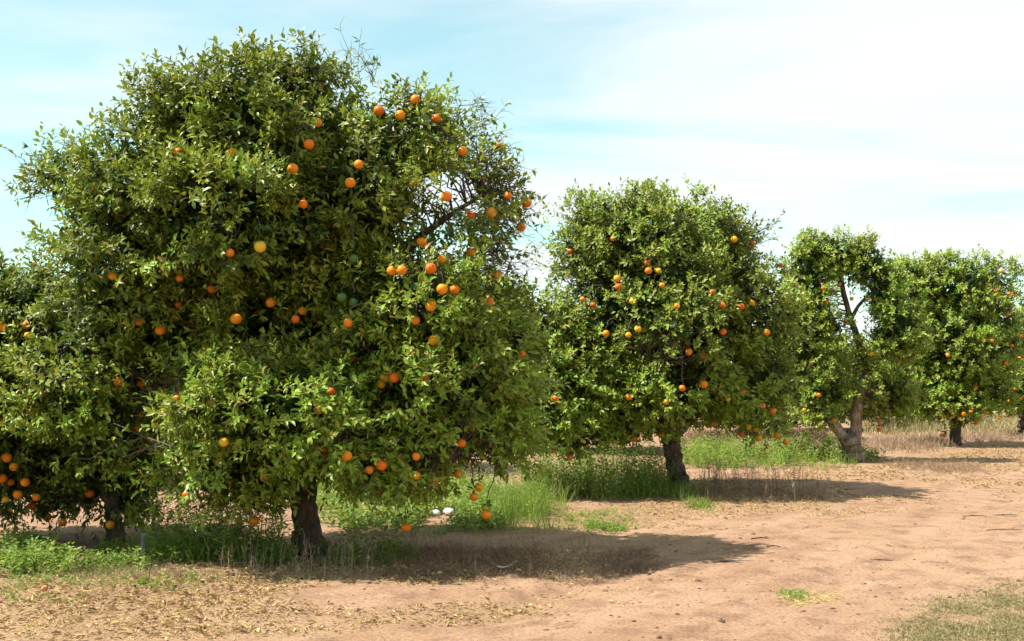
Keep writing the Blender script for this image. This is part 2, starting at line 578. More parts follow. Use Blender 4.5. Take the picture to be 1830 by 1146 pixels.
# ------------------------------------------------------------------ trees
def tree(name, label, group, base, lobes, trunk, limbs, n_leaf, rich=False, leafL=.085, fruits=(), green=(), extra_fruit=0,
         n_parts=0, tone=0.0, twiggy=(), fdiam=1.0, bark=None, hollows=(), clear=.55, fresh=0.0):
    """base: x, y of the trunk foot. lobes: cx,cy,cz,rx,ry,rz,density ellipsoids in world space.
    trunk: list of (x,y,z,r). limbs: list of lists of (x,y,z,r)."""
    bz = float(ground_z(base[0], base[1]))
    root = bpy.data.objects.new(name, None)
    C.objects.link(root)
    root.empty_display_size = .3
    root.location = (base[0], base[1], bz)
    org = np.array([base[0], base[1], bz])
    tag(root, label, "tree", group)
    lob = np.array(lobes, float)
    c, r, den = lob[:, :3], lob[:, 3:6], lob[:, 6]

    # --- wood
    def wood(nm, pts, sides):
        p = np.array(pts, float)
        n = max(6, len(p) * 5)
        ts = np.linspace(0, len(p) - 1, n)
        q = np.stack([np.interp(ts, np.arange(len(p)), p[:, kk]) for kk in range(4)], 1)
        for _ in range(2):
            q[1:-1] = (q[:-2] + q[1:-1] * 2 + q[2:]) / 4
        q[1:-1, :3] += rng.normal(size=(n - 2, 3)) * q[1:-1, 3:4] * .07
        v_, t_ = tube(q[:, :3] - org, q[:, 3], sides, .11)
        return link(nm, mesh_from(nm, v_, t_, None, bark or M_BARK, True), root), q[:, :3]

    tp = list(trunk)
    f = tp[0]
    tp = [(f[0], f[1], bz - .06, f[3] * 1.22), (f[0], f[1], bz + .05, f[3] * 1.06)] + tp[1:]
    _, tq = wood("trunk", tp, 16)
    nodes = []
    for lm in limbs:
        _, q = wood("limb", lm, 9)
        if bark is not None and np.mean([z_[2] for z_ in lm]) > 2.2: _.data.materials[0] = M_BARK
        nodes.append(q[3:])
    nodes = np.vstack(nodes) if nodes else tq[-2:]

    # --- clumps over the lobes' surfaces
    area = (r[:, 0] * r[:, 1] + r[:, 1] * r[:, 2] + r[:, 0] * r[:, 2]) * 4.2
    cl_p, cl_o, cl_d = [], [], []
    for k_ in range(len(lob)):
        m_ = max(6, int(area[k_] * 10.0))
        d = rsph(m_)
        f_ = rng.uniform(.62, .93, m_)
        f_ = f_ * (1 + .18 * (vnoise(d[:, 0] * 3 + k_ * 7, d[:, 2] * 3 + d[:, 1] * 2, 31) - .5) * 2)
        p = c[k_] + d * r[k_] * f_[:, None]
        inside = np.zeros(m_, bool)
        for q_ in range(len(lob)):
            if q_ != k_:
                inside |= (((p - c[q_]) / r[q_]) ** 2).sum(1) < .42
        keep = ~inside | (rng.random(m_) < .12)
        keep &= (p[:, 2] > .30)
        cl_p.append(p[keep]); cl_o.append(norm(d / r[k_])[keep]); cl_d.append(np.full(keep.sum(), den[k_]))
    cp, co, cdn = np.vstack(cl_p), np.vstack(cl_o), np.concatenate(cl_d)
    nc = len(cp)
    w = cdn * rng.uniform(.55, 1.45, nc)
    per = n_leaf / 8.0 * w / w.sum()
    ns = np.maximum(1, per.astype(int))
    ci = np.repeat(np.arange(nc), ns)
    S = len(ci)
    crad = rng.uniform(.12, .32, nc)
    young = fresh * np.clip((2.1 - cp[:, 2]) / .9, 0, 1)
    clump_tint = np.clip(rng.normal(.44 + tone, .16, nc) + .25 * (fbm(cp[:, 0] * .9, cp[:, 2] * .9 + cp[:, 1] * .4, 77, 2) - .5) + young, 0, .86)
    off = rsph(S) * (rng.random(S) ** .5)[:, None]
    sp = cp[ci] + off * crad[ci][:, None] * np.array([1, 1, .8])
    sdir = norm(co[ci] * .75 + off * .45 + np.array([0, 0, .38]) + rsph(S) * .45)
    # lowest branchlets droop
    low = np.clip((1.0 - sp[:, 2]) / .8, 0, 1)[:, None]
    sdir = norm(sdir + low * np.array([0, 0, -.9]))
    slen = rng.uniform(.09, .20, S)
    # leaves on shoots
    K = 8
    li = np.repeat(np.arange(S), K)
    kk = np.tile(np.arange(K), S)
    fr = (kk + .5) / K
    lp = sp[li] + sdir[li] * (slen[li] * fr)[:, None]
    ph = kk * 2.4 + rng.uniform(0, 6.28, S)[li]
    e1 = norm(np.cross(sdir, np.array([.31, .17, .93]))); e2 = np.cross(sdir, e1)
    rad = np.cos(ph)[:, None] * e1[li] + np.sin(ph)[:, None] * e2[li]
    n_ = len(li)
    ax = norm(rad * (1.0 - .45 * fr)[:, None] + sdir[li] * (.35 + .7 * fr)[:, None] + rsph(n_) * .28 - np.array([0, 0, .10]))
    nr = norm(sdir[li] * .7 + np.array([-.50, -.34, .66]) + rsph(n_) * .40)      # blades turn to the light
    L = leafL * rng.uniform(.6, 1.25, n_) * (1 - .25 * fr)
    Wd = L * rng.uniform(.42, .60, n_)
    tn = np.clip(clump_tint[ci][li] + rng.normal(0, .11, n_) + fr * .16, 0, .94)
    dead = rng.random(n_) < .012
    tn[dead] = rng.uniform(.965, 1, dead.sum())

    # --- hollows in the crown's front, below overhanging boughs
    kp = np.ones(n_, bool)
    for hc, hr in hollows:
        q2 = (((lp - hc) / hr) ** 2).sum(1)
        kp &= ~((q2 < 1) & (rng.random(n_) < .93))
    lp, ax, nr, L, Wd, tn = lp[kp], ax[kp], nr[kp], L[kp], Wd[kp], tn[kp]

    # --- bigger leaves added deep in the crown, tinted dark to deepen its shade
    big = np.where(den > .75)[0]
    ni = int(n_leaf * .16)
    wv = (r[big].prod(1)) ** .8
    q_ = rng.choice(big, ni, p=wv / wv.sum())
    ip = c[q_] + rsph(ni) * (rng.uniform(.25, .74, ni) ** .8)[:, None] * r[q_]
    ip = ip[ip[:, 2] > .5]
    ni = len(ip)
    lp = np.vstack([lp, ip]); ax = np.vstack([ax, norm(rsph(ni) + np.array([0, 0, -.2]))])
    nr = np.vstack([nr, norm(rsph(ni) * .6 + np.array([0, -.15, .9]))])
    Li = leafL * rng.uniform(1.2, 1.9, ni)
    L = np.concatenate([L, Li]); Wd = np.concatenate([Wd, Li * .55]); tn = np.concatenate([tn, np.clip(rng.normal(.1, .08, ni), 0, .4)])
    n_ = len(lp)

    # --- fruit on the crown's surface
    o3 = np.array([0, 0, EYE])
    fr_list = []
    for kind, lst in ((0, fruits), (1, green)):
        for (px, py) in lst:
            d = np.array([(px - CX) / F, 1.0, (HY - py) / F])
            best = None
            A = ((d / r) ** 2).sum(1); B = (2 * (d / r) * ((o3 - c) / r)).sum(1); Cc = ((((o3 - c) / r) ** 2).sum(1) - .92)
            D = B * B - 4 * A * Cc
            ok = (D > 0) & (den > .3)
            if ok.any():
                t0 = (-B[ok] - np.sqrt(D[ok])) / (2 * A[ok])
                t_ = t0.min() + (rng.uniform(.08, .24) if rng.random() < .95 - clear else 0.0)
                p = o3 + d * t_
                miss = False
            else:
                k_ = np.argmax(D / (A * A))
                p = o3 + d * (c[k_][1] - .25 * r[k_][1])
                miss = True
            fr_list.append((p, kind, miss, (px, py)))
    for _ in range(extra_fruit):
        k_ = rng.integers(len(lob)); d = rsph(1)[0]
        d[1] = abs(d[1]) * .6
        p = c[k_] + d * r[k_]
        if ((((p - c) / r) ** 2).sum(1) < .9).any() or p[2] < .4:
            continue
        fr_list.append((p, 0, False, None))
    keep = np.ones(n_, bool)
    mid = lp + ax * (L * .5)[:, None]
    mpx = CX + mid[:, 0] / mid[:, 1] * F; mpy = HY - (mid[:, 2] - EYE) / mid[:, 1] * F
    for p, kind, miss, px in fr_list:
        near = ((mid - p) ** 2).sum(1) < (.055 * fdiam) ** 2
        keep &= ~near
        if px is not None:                           # fruit that hangs clear of the leaves
            R = .043 * fdiam * F / p[1] * (1.0 if rng.random() < clear else .55)
            hit = (np.hypot(mpx - px[0], mpy - px[1]) < R * rng.uniform(.5, 1.2, n_) * rng.uniform(.45, 1.1)) & (mid[:, 1] < p[1]) & (rng.random(n_) < .9)
            keep &= ~hit
    for (p, kind, miss, px) in fr_list:
        fo = link("orange", UNRIPE if kind else ORANGES[rng.integers(3)], root, p - org)
        if kind: fo["label"] = "unripe green orange"
        s_ = rng.uniform(.80, 1.13) * fdiam
        fo.scale = (s_, s_, s_ * rng.uniform(.94, 1.04))
        fo.rotation_euler = (rng.normal() * .25, rng.normal() * .25, rng.uniform(0, 6.28))
    lp, ax, nr, L, Wd, tn = lp[keep], ax[keep], nr[keep], L[keep], Wd[keep], tn[keep]

    # --- leaves one can pick out: the nearest outermost ones become parts
    if n_parts:
        m_ = lp + ax * (L * .5)[:, None]
        sx = np.round((CX + m_[:, 0] / m_[:, 1] * F) / 7).astype(int); sy = np.round((HY - (m_[:, 2] - EYE) / m_[:, 1] * F) / 7).astype(int)
        face = np.abs(nr[:, 1]) * .5 + L * 6 + rng.random(len(L)) * .5
        key = sx * 10000 + sy
        order = np.argsort(m_[:, 1])
        _, first = np.unique(key[order], return_index=True)
        front = order[first]
        front = front[(sx[front] > 0) & (sx[front] < 261)]
        pick = front[np.argsort(-face[front])][:n_parts]
        keep = np.ones(len(lp), bool); keep[pick] = False
        T = T_RICH if rich else T_POOR
        for q_ in pick:
            b_ = norm(np.cross(nr[q_], ax[q_])); up = np.cross(ax[q_], b_)
            M = np.eye(4)
            Lq, Wq = L[q_] * 1.08, Wd[q_] * 1.08
            M[:3, 0] = ax[q_] * Lq; M[:3, 1] = b_ * Wq; M[:3, 2] = up * Lq; M[:3, 3] = lp[q_] - org
            o = link("leaf", leaf_variant(tn[q_], rich), root)
            o.matrix_local = [list(row) for row in M]
        lp, ax, nr, L, Wd, tn = lp[keep], ax[keep], nr[keep], L[keep], Wd[keep], tn[keep]

    fine = (lp[:, 1] < base[1] - .35) & rich & (tn > .2)  # finer blades on the near half only
    fb = Bag()
    for m_, T in ((fine, T_RICH), (~fine, T_POOR)):
        if m_.any():
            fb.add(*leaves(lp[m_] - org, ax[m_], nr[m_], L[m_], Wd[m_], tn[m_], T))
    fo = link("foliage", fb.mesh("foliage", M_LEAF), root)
    fo["kind"] = "stuff"

    # --- twigs: limb -> clump, clump -> some shoots
    bag = Bag()
    for q_ in range(nc):
        dd = np.linalg.norm(nodes - cp[q_], axis=1) + np.maximum(0, nodes[:, 2] - cp[q_][2]) * .6
        s0 = nodes[np.argmin(dd)]
        e0 = cp[q_] + co[q_] * crad[q_] * .5
        midp = (s0 + e0) / 2 + np.array([0, 0, .12 * np.linalg.norm(e0 - s0)])
        pts = bezier(s0, midp, e0, 6, .035)
        bag.add(*tube(pts - org, np.linspace(.0105, .003, 6), 4))
    sel = np.where(rng.random(S) < (.16 if rich else .06))[0]
    for q_ in sel:
        pts = np.array([cp[ci[q_]], (cp[ci[q_]] + sp[q_]) / 2 + rng.normal(size=3) * .02, sp[q_], sp[q_] + sdir[q_] * slen[q_]])
        bag.add(*tube(pts - org, [.004, .0035, .0028, .0018], 3, cap=False))
    xl = []
    for (tc_, tr_, cnt, bias) in twiggy:                # bare twigs
        for _ in range(cnt):
            s0 = np.array(tc_) + rsph(1)[0] * np.array(tr_) * rng.random() ** .4
            d = norm(np.array(bias) + rng.normal(size=3) * .55)
            ln = rng.uniform(.12, .34)
            pts = np.array([s0, s0 + d * ln * .5 + rng.normal(size=3) * .03, s0 + d * ln + rng.normal(size=3) * .05 + np.array([0, 0, .03])])
            bag.add(*tube(pts - org, [.0048, .0032, .0015], 3, cap=False))
            for _b in range(3):
                s1 = pts[1] + (pts[2] - pts[1]) * rng.random()
                if rng.random() < .75:
                    xl += [(s1, norm(d + rng.normal(size=3) * .7))] * 1 + [(pts[2], norm(d + rng.normal(size=3) * .9))]
                d1 = norm(d + rng.normal(size=3) * .7)
                bag.add(*tube(np.array([s1, s1 + d1 * .07 + rng.normal(size=3) * .01, s1 + d1 * .15]) - org, [.0022, .0018, .001], 3, cap=False))
    for p, kind, miss, px in fr_list:
        if miss:
            for _ in range(9):
                xl.append((p + np.array([0, 0, .08]) + rng.normal(size=3) * .02, norm(rng.normal(size=3) + np.array([0, 0, .3]))))
    if xl:
        xp = np.array([q_[0] for q_ in xl]); xa = np.array([q_[1] for q_ in xl]); m_ = len(xp)
        v2, t2, a2 = leaves(xp - org, xa, norm(np.array([-.4, -.3, .8]) + rsph(m_) * .5), leafL * rng.uniform(.5, 1.1, m_), leafL * .42, np.clip(rng.normal(.4, .2, m_), 0, 1), T_POOR)
        link("sparse_leaves", mesh_from("sparse_leaves", v2, t2, {"tint": ('FACE', a2)}, M_LEAF, False), root)["kind"] = "stuff"
    for p, kind, miss, px in fr_list:                   # the fruit's own twig
        top = p + np.array([.004, 0, .08])
        tgt = cp[np.argmin(np.linalg.norm(cp - (top + np.array([0, .1, .15])), axis=1))]
        bag.add(*tube(bezier(top, top + np.array([0, 0, .10]), tgt, 6, .006) - org, np.linspace(.0032, .0075, 6), 4))
    tw = link("twigs", bag.mesh("twigs", M_TWIG), root)
    tw["kind"] = "stuff"
    print(name, "clumps", nc, "leaves", len(lp), "fruit", len(fr_list))
    return root


_lv = {}


def leaf_variant(tint_, rich):
    key = (int(tint_ * 8), rich)
    if key not in _lv:
        tv, tt = T_RICH if rich else T_POOR
        _lv[key] = mesh_from("leaf", tv, tt, {"tint": ('FACE', np.full(len(tt), (key[0] + .5) / 8 * .94))}, M_LEAF, False)
    return _lv[key]


def PL(lst, Y):
    """lobes given by their place in the photograph and a depth offset -> world ellipsoids"""
    out = []
    for (px, py, rx, rz, dy, ry, dn) in lst:
        y = Y + dy
        p = W(px, py, y)
        out.append((*p, rx / F * y, ry, rz / F * y, dn))
    return out


def PW(lst, Y):
    """wood given the same way: px, py, dy, radius in px"""
    return [(*W(px, py, Y + dy), rp / F * (Y + dy)) for (px, py, dy, rp) in lst]


TG = "orange trees of the orchard"
# ---- the big tree in front
Y1 = 10.1
f1 = [(742,178),(677,198),(715,206),(566,219),(552,258),(641,294),(827,271),(412,275),(320,272),(172,339),(742,325),(523,302),
      (626,327),(798,351),(780,212),(542,365),(941,362),(931,406),(908,350),(842,385),(878,380),(754,433),(842,451),(465,441),
      (411,452),(718,483),(770,480),(701,484),(789,463),(296,484),(321,497),(378,517),(201,492),(484,541),(541,556),(528,571),
      (319,545),(422,570),(249,575),(287,590),(812,518),(790,517),(873,540),(743,573),(622,577),(770,547),(774,609),
      (735,625),(932,633),(370,621),(628,640),(688,674),(704,675),(681,687),(760,676),(212,682),(252,685),(570,733),
      (297,737),(253,742),(246,766),(318,713),(825,792),(578,803),(473,853),(333,884),(454,930),(660,840),(682,832),(620,815),
      (744,816),(743,850),(680,880),(720,865),(775,862),(820,847),(847,888),(869,920),(726,943),(856,872),(400,790),(592,700)]
L1 = PL([(490,268,165,150,0,1.25,1.15), (548,135,58,50,0,.45,1.1), (405,190,98,66,0,.7,1.0), (262,338,118,98,0,1.0,1.1),
         (122,318,46,46,0,.5,.9), (228,470,118,150,-.1,1.15,1.1), (160,670,105,140,.1,.9,1.1), (180,780,90,70,.2,.7,.8),
         (500,735,215,100,-.55,1.05,1.2), (390,690,95,75,-.35,.8,1.0), (430,400,210,140,-.2,1.3,1.1), (740,555,170,130,-.2,1.15,1.1), (800,700,140,130,-.3,1.0,1.15),
         (640,800,200,80,-.45,.9,1.2), (860,330,60,90,0,.5,.35), (400,840,110,55,-.5,.6,1.0), (735,245,95,76,.05,.85,.8), (800,370,125,110,0,.95,.5),
         (650,340,110,110,-.1,.9,.8), (480,480,260,280,.55,1.25,.85), (480,570,100,55,-.3,.6,.7), (325,222,85,62,0,.7,1.0), (470,850,70,50,-.3,.5,1.0),
         (500,600,150,120,.15,.8,1.0), (900,640,60,110,.1,.8,1.1), (880,760,70,60,0,.8,1.0), (330,560,120,140,.3,.9,.9)], Y1)
trunk1 = PW([(556,992,0,27), (548,940,0,24), (541,880,0,23), (538,845,0,26)], Y1)
limbs1 = [PW(l, Y1) for l in (
    [(538,850,0,20), (500,780,-.1,16), (420,690,-.2,12), (320,560,-.1,9), (250,420,0,6), (200,320,0,3)],
    [(538,850,0,20), (520,740,.1,17), (500,600,.2,13), (490,450,.1,10), (500,300,0,7), (520,150,0,3)],
    [(540,850,0,20), (580,760,0,16), (620,600,.1,13), (650,440,0,11), (665,310,-.1,9), (700,230,0,6), (790,170,0,3)],
    [(540,850,0,17), (620,780,-.1,13), (700,690,-.2,11), (780,580,-.2,8), (850,480,-.1,4)],
    [(538,850,0,16), (450,800,-.4,12), (370,760,-.6,8), (310,800,-.7,4)],
    [(540,850,0,16), (600,790,-.4,12), (700,790,-.6,8), (800,820,-.7,4)],
    [(620,600,.1,10), (700,470,.1,8), (780,400,0,6), (860,350,0,3)],
    [(540,850,0,15), (560,740,.5,12), (540,600,.9,9), (500,450,1.0,5)],
    [(500,600,.2,9), (420,430,0,7), (370,280,0,5), (340,180,0,3)],
    [(420,690,-.2,9), (280,680,0,7), (170,640,0,5), (120,620,0,3)]
    )]
tw1 = [(W(860,320,Y1), (.22,.4,.30), 42, (1.0,0,.3)), (W(850,380,Y1), (.38,.5,.28), 60, (1.0,0,.1)), (W(830,225,Y1), (.18,.3,.18), 20, (1,0,.4)),
       (W(640,140,Y1), (.3,.3,.15), 12, (.2,0,1)), (W(860,470,Y1), (.2,.4,.25), 60, (1,0,-.2)), (W(100,320,Y1), (.2,.4,.3), 30, (-1,0,-.2))]
tree("orange_tree", "big round orange tree in front, its bare twigs sticking out at upper right", TG, (float(trunk1[0][0]), Y1),
     L1, trunk1, limbs1, 143000, True, .079, f1, [(612,463),(632,463),(611,532),(631,541)], 26, 300, -.02, tw1, 1.0, None,
     [(W(475,575,8.9), (.52, .75, .17)), (W(268,725,9.3), (.22, .8, .34)), (W(690,705,8.9), (.30, .6, .10)), (W(335,510,9.0), (.22, .7, .17)),
      (W(610,520,9.0), (.3, .7, .12)), (W(600,250,9.2), (.16, .6, .2))], .55, .20)

# ---- tree at the left edge
Y0 = 10.9
f0 = [(47,582),(5,585),(50,600),(35,665),(38,690),(55,711),(83,722),(55,736),(42,750),(2,755),(20,765),(62,770),(12,818),(25,834),
      (4,855),(19,862),(45,862),(32,884),(10,893),(65,889),(58,905),(84,924),(112,934),(15,640),(160,882),(197,938)]
L0 = PL([(-60,650,130,135,0,1.0,1.1), (20,620,90,100,-.1,.9,1.0), (-20,740,130,120,-.1,1.0,1.0), (90,770,120,110,.1,.9,1.0),
         (60,850,110,55,0,.7,.8), (170,850,80,70,.1,.7,1.0), (200,905,50,36,-.15,.45,.8), (215,800,70,90,.3,.7,1.0), (150,740,90,90,.4,.8,.9), (-5,515,38,40,0,.4,.8), (80,540,50,55,.1,.5,.9)], Y0)
trunk0 = PW([(206,968,0,15), (204,930,0,14), (195,880,0,14)], Y0)
limbs0 = [PW(l, Y0) for l in ([(197,885,0,11), (150,800,0,9), (90,700,0,7), (50,600,0,4)], [(197,885,0,10), (120,830,-.1,8), (30,780,-.1,6), (-60,700,0,3)],
                              [(197,885,0,9), (180,800,.1,7), (130,700,.1,4)], [(90,700,0,6), (0,620,0,4), (-40,520,0,2)])]
tree("orange_tree", "orange tree cut by the left edge of the photo, low branches heavy with fruit", TG, (float(trunk0[0][0]), Y0),
     L0, trunk0, limbs0, 54000, False, .085, f0, (), 8, 300, -.24, (), 1.0, None, [(W(60,700,10.0), (.28, .7, .25)), (W(150,900,10.4), (.4, .7, .12))], .85)  # lowered tone puts the shade between the crowns into the leaf colour

# ---- second tree of the row
Y2 = 16.0
f2 = [(1018,450),(1095,427),(1312,428),(1344,435),(1157,471),(1159,484),(1177,484),(1103,498),(1105,513),(1183,510),(1131,538),
      (1041,535),(1060,545),(1210,547),(1273,523),(1290,546),(1325,548),(1344,541),(1083,596),(1123,599),(1140,588),
      (1292,593),(1370,594),(1231,629),(1258,636),(1219,694),(1190,718),(1124,689),(1124,710),(1301,713),(1327,702),
      (1258,687),(1363,725),(1380,735),(1273,757),(1324,775),(1337,763),(1352,768),(1355,783),(1388,778),(1404,790),(1140,770),
      (1133,785),(1181,778),(987,806),(1018,818),(955,567),(930,777),(993,712)]
L2 = PL([(1160,440,130,110,0,1.2,1.2), (1080,400,80,60,0,.6,1.0), (1262,435,76,68,0,.8,.9), (1055,458,70,62,0,.7,.9), (1180,570,190,130,-.2,1.5,1.1),
         (1340,560,90,110,0,1.0,1.0), (1330,680,90,80,-.1,.9,1.0), (1180,690,150,75,-.4,1.1,1.2), (960,590,75,80,-.6,.7,1.0),
         (980,700,85,90,-.9,.7,1.1), (1050,650,100,110,-.4,.9,1.1), (1030,770,80,40,-.7,.6,.8), (1200,500,170,160,.5,1.3,.8), (1130,755,80,30,-.4,.5,.8),
         (1350,740,70,35,0,.5,.7), (900,545,40,40,-.6,.4,.8), (920,640,60,100,-.3,.7,1.0), (930,750,60,60,-.5,.6,1.0), (1200,640,190,120,.8,1.2,.8)], Y2)
trunk2 = PW([(1215,880,0,19), (1209,840,0,16), (1199,795,0,15), (1197,772,0,18)], Y2)
limbs2 = [PW(l, Y2) for l in ([(1198,778,0,13), (1160,700,0,10), (1100,580,0,8), (1070,460,0,4)], [(1200,778,0,14), (1215,690,.1,11), (1200,560,.1,8), (1170,420,0,4)],
                              [(1202,778,0,15), (1240,740,0,11), (1290,640,0,9), (1330,520,0,6), (1300,440,0,3)], [(1198,778,0,9), (1120,740,-.3,8), (1040,700,-.6,6), (980,660,-.7,3)],
                              [(1240,740,0,9), (1320,700,0,7), (1380,680,0,4)], [(1200,778,0,9), (1190,720,-.6,7), (1170,660,-1.1,4)])]
tw2 = [(W(975,440,Y2), (.2,.3,.3), 14, (-1,0,.2)), (W(1350,420,Y2), (.25,.3,.25), 12, (1,0,.4))]
tree("orange_tree", "dense round orange tree standing in tall weeds, second in the front row", TG, (float(trunk2[0][0]), Y2),
     L2, trunk2, limbs2, 108000, False, .086, f2, (), 14, 300, .0, tw2, 1.08, None, [(W(1225,670,14.6), (.22, .8, .4)), (W(1100,560,14.7), (.25, .7, .2)), (W(1060,790,14.4), (.3, .6, .15))], .55, .25)

# ---- third tree, open frame on a forked grey trunk
Y3 = 22.5
f3 = [(1472,515),(1465,503),(1477,540),(1522,534),(1551,533),(1571,608),(1557,632),(1500,508),(1463,706),(1437,733),(1491,751),
      (1571,752),(1571,768),(1609,645),(1512,574)]
L3 = PL([(1480,455,52,42,0,.6,1.0), (1540,470,45,40,0,.5,.8), (1450,520,32,60,0,.5,.8), (1580,530,35,40,0,.5,.8), (1430,640,40,45,0,.6,.8),
         (1510,628,50,22,-.2,.5,.6), (1470,700,50,35,0,.6,.8), (1592,700,42,45,.3,.6,.8), (1498,680,30,30,-.3,.4,.7), (1565,690,24,34,-.3,.4,.6), (1455,735,30,24,-.1,.4,.7), (1472,585,40,28,0,.5,.8), (1605,590,45,60,0,.6,1.0), (1585,500,30,34,0,.4,.9), (1435,470,26,50,0,.4,.9), (1425,580,30,60,0,.5,.9),
         (1520,700,50,34,.9,.5,.6), (1400,700,35,60,.8,.6,.8)], Y3)
trunk3 = PW([(1526,823,0,17), (1522,800,0,16), (1518,785,0,17)], Y3)
limbs3 = [PW(l, Y3) for l in ([(1522,806,0,10), (1502,774,0,9.5), (1481,744,0,8.5), (1475,715,0,6.5), (1455,660,0,5), (1440,630,0,5), (1395,608,0,3)],
                              [(1526,806,0,12), (1530,765,0,10.5), (1533,720,0,9.5), (1543,685,0,9), (1552,662,0,8)],
                              [(1550,672,0,8), (1552,660,0,8), (1538,618,0,6.5), (1520,570,0,5), (1506,520,0,4.5), (1500,470,0,3)],
                              [(1552,665,0,6), (1575,635,0,5.5), (1602,606,0,4), (1620,580,0,2)],
                              [(1520,570,0,4), (1535,545,0,3), (1560,520,0,2)], [(1478,745,0,5), (1500,715,0,4), (1530,690,.3,2.5)])]
tree("orange_tree", "open straggly orange tree with a pale forked trunk and sky through its crown", TG, (float(trunk3[0][0]), Y3),
     L3, trunk3, limbs3, 34000, False, .098, f3, (), 4, 0, .12, (), 1.1, M_PALEBARK)

# ---- fourth tree
Y4 = 28.4
f4 = [(1694,635),(1780,520),(1803,525),(1814,528),(1758,608),(1773,609),(1808,618),(1797,650),(1790,485),(1632,706),(1640,698),
      (1743,693),(1686,744),(1700,734),(1702,745),(1715,748),(1722,740),(1735,735),(1753,743),(1763,738),(1682,778),(1688,778),
      (1745,755),(1800,562)]
L4 = PL([(1700,510,75,65,0,1.2,1.1), (1643,522,62,64,0,1.0,1.1), (1765,515,52,66,0,1.0,1.1), (1700,620,100,85,-.2,1.4,1.1), (1650,690,60,55,-.2,1.0,1.0),
         (1760,680,55,60,-.2,1.0,1.0), (1700,720,70,35,-.5,1.0,1.0), (1635,600,40,60,-.2,.8,1.0), (1790,600,35,70,0,.8,1.0), (1700,600,90,90,.8,1.1,.8), (1622,535,48,72,-.2,.9,1.1), (1605,650,45,60,-.1,.9,1.0)], Y4)
trunk4 = PW([(1707,797,0,10), (1708,770,0,9), (1711,740,0,9)], Y4)
limbs4 = [PW(l, Y4) for l in ([(1711,745,0,7), (1690,680,0,5), (1660,580,0,3)], [(1711,745,0,7), (1730,660,0,5), (1740,540,0,3)])]
tree("orange_tree", "compact orange tree with ripe fruit low around its short dark trunk, fourth in the row", TG, (float(trunk4[0][0]), Y4),
     L4, trunk4, limbs4, 52000, False, .106, f4, (), 6, 0, .17, (), 1.2)

# ---- fifth tree, at the right edge
Y5 = 34.5
f5 = [(1801,703),(1803,716),(1815,695),(1825,712),(1785,747),(1803,745),(1822,640),(1826,600)]
L5 = PL([(1850,590,60,80,0,1.4,1.0), (1840,680,60,60,0,1.3,1.0), (1900,620,70,80,0,1.4,1.0), (1800,700,35,45,0,.8,.9)], Y5)
trunk5 = PW([(1828,776,0,10), (1830,750,0,9), (1836,720,0,8)], Y5)
limbs5 = [PW(l, Y5) for l in ([(1836,725,0,6), (1850,650,0,4), (1860,580,0,2)], [(1836,725,0,5), (1815,680,0,3)])]
tree("orange_tree", "last orange tree of the front row, cut by the right edge of the photo", TG, (float(trunk5[0][0]), Y5),
     L5, trunk5, limbs5, 16000, False, .12, f5, (), 0, 0, .08, (), 1.2)

# ---- rows behind: one generic tree, copied
def generic(label, x, y, h=3.4, rad=1.9):
    lob = [(x, y, h * .56, rad * 1.1, rad * 1.1, h * .42, 1), (x, y, h * .32, rad * 1.15, rad * 1.15, h * .24, 1), (x - .6 * rad, y, h * .5, rad * .6, rad * .7, h * .3, 1), (x + .55 * rad, y - .2, h * .52, rad * .6, rad * .7, h * .33, 1),
           (x, y - .5 * rad, h * .38, rad * .8, rad * .6, h * .26, 1), (x + .2 * rad, y, h * .78, rad * .6, rad * .6, h * .22, 1)]
    tr = [(x, y, 0, .14), (x + .03, y, .4, .12), (x, y, .8, .12)]
    lm = [[(x, y, .75, .1), (x - .5, y, 1.4, .07), (x - .9, y, 2.2, .03)], [(x, y, .75, .1), (x + .5, y, 1.5, .07), (x + .8, y, 2.3, .03)], [(x, y, .75, .08), (x, y - .5, 1.5, .05)]]
    return tree("orange_tree", label, "orange trees of the rows behind", (x, y), lob, tr, lm, 18000, False, .15, (), (), 40, 0, -.02, (), 1.15)


def copy_tree(src, x, y, s, rot, label):
    r_ = src.copy(); C.objects.link(r_)
    r_.location = (x, y, float(ground_z(x, y))); r_.scale = (s, s, s); r_.rotation_euler = (0, 0, rot)
    r_["label"] = label
    for ch in list(src.children):
        c_ = ch.copy(); C.objects.link(c_); c_.parent = r_
    return r_


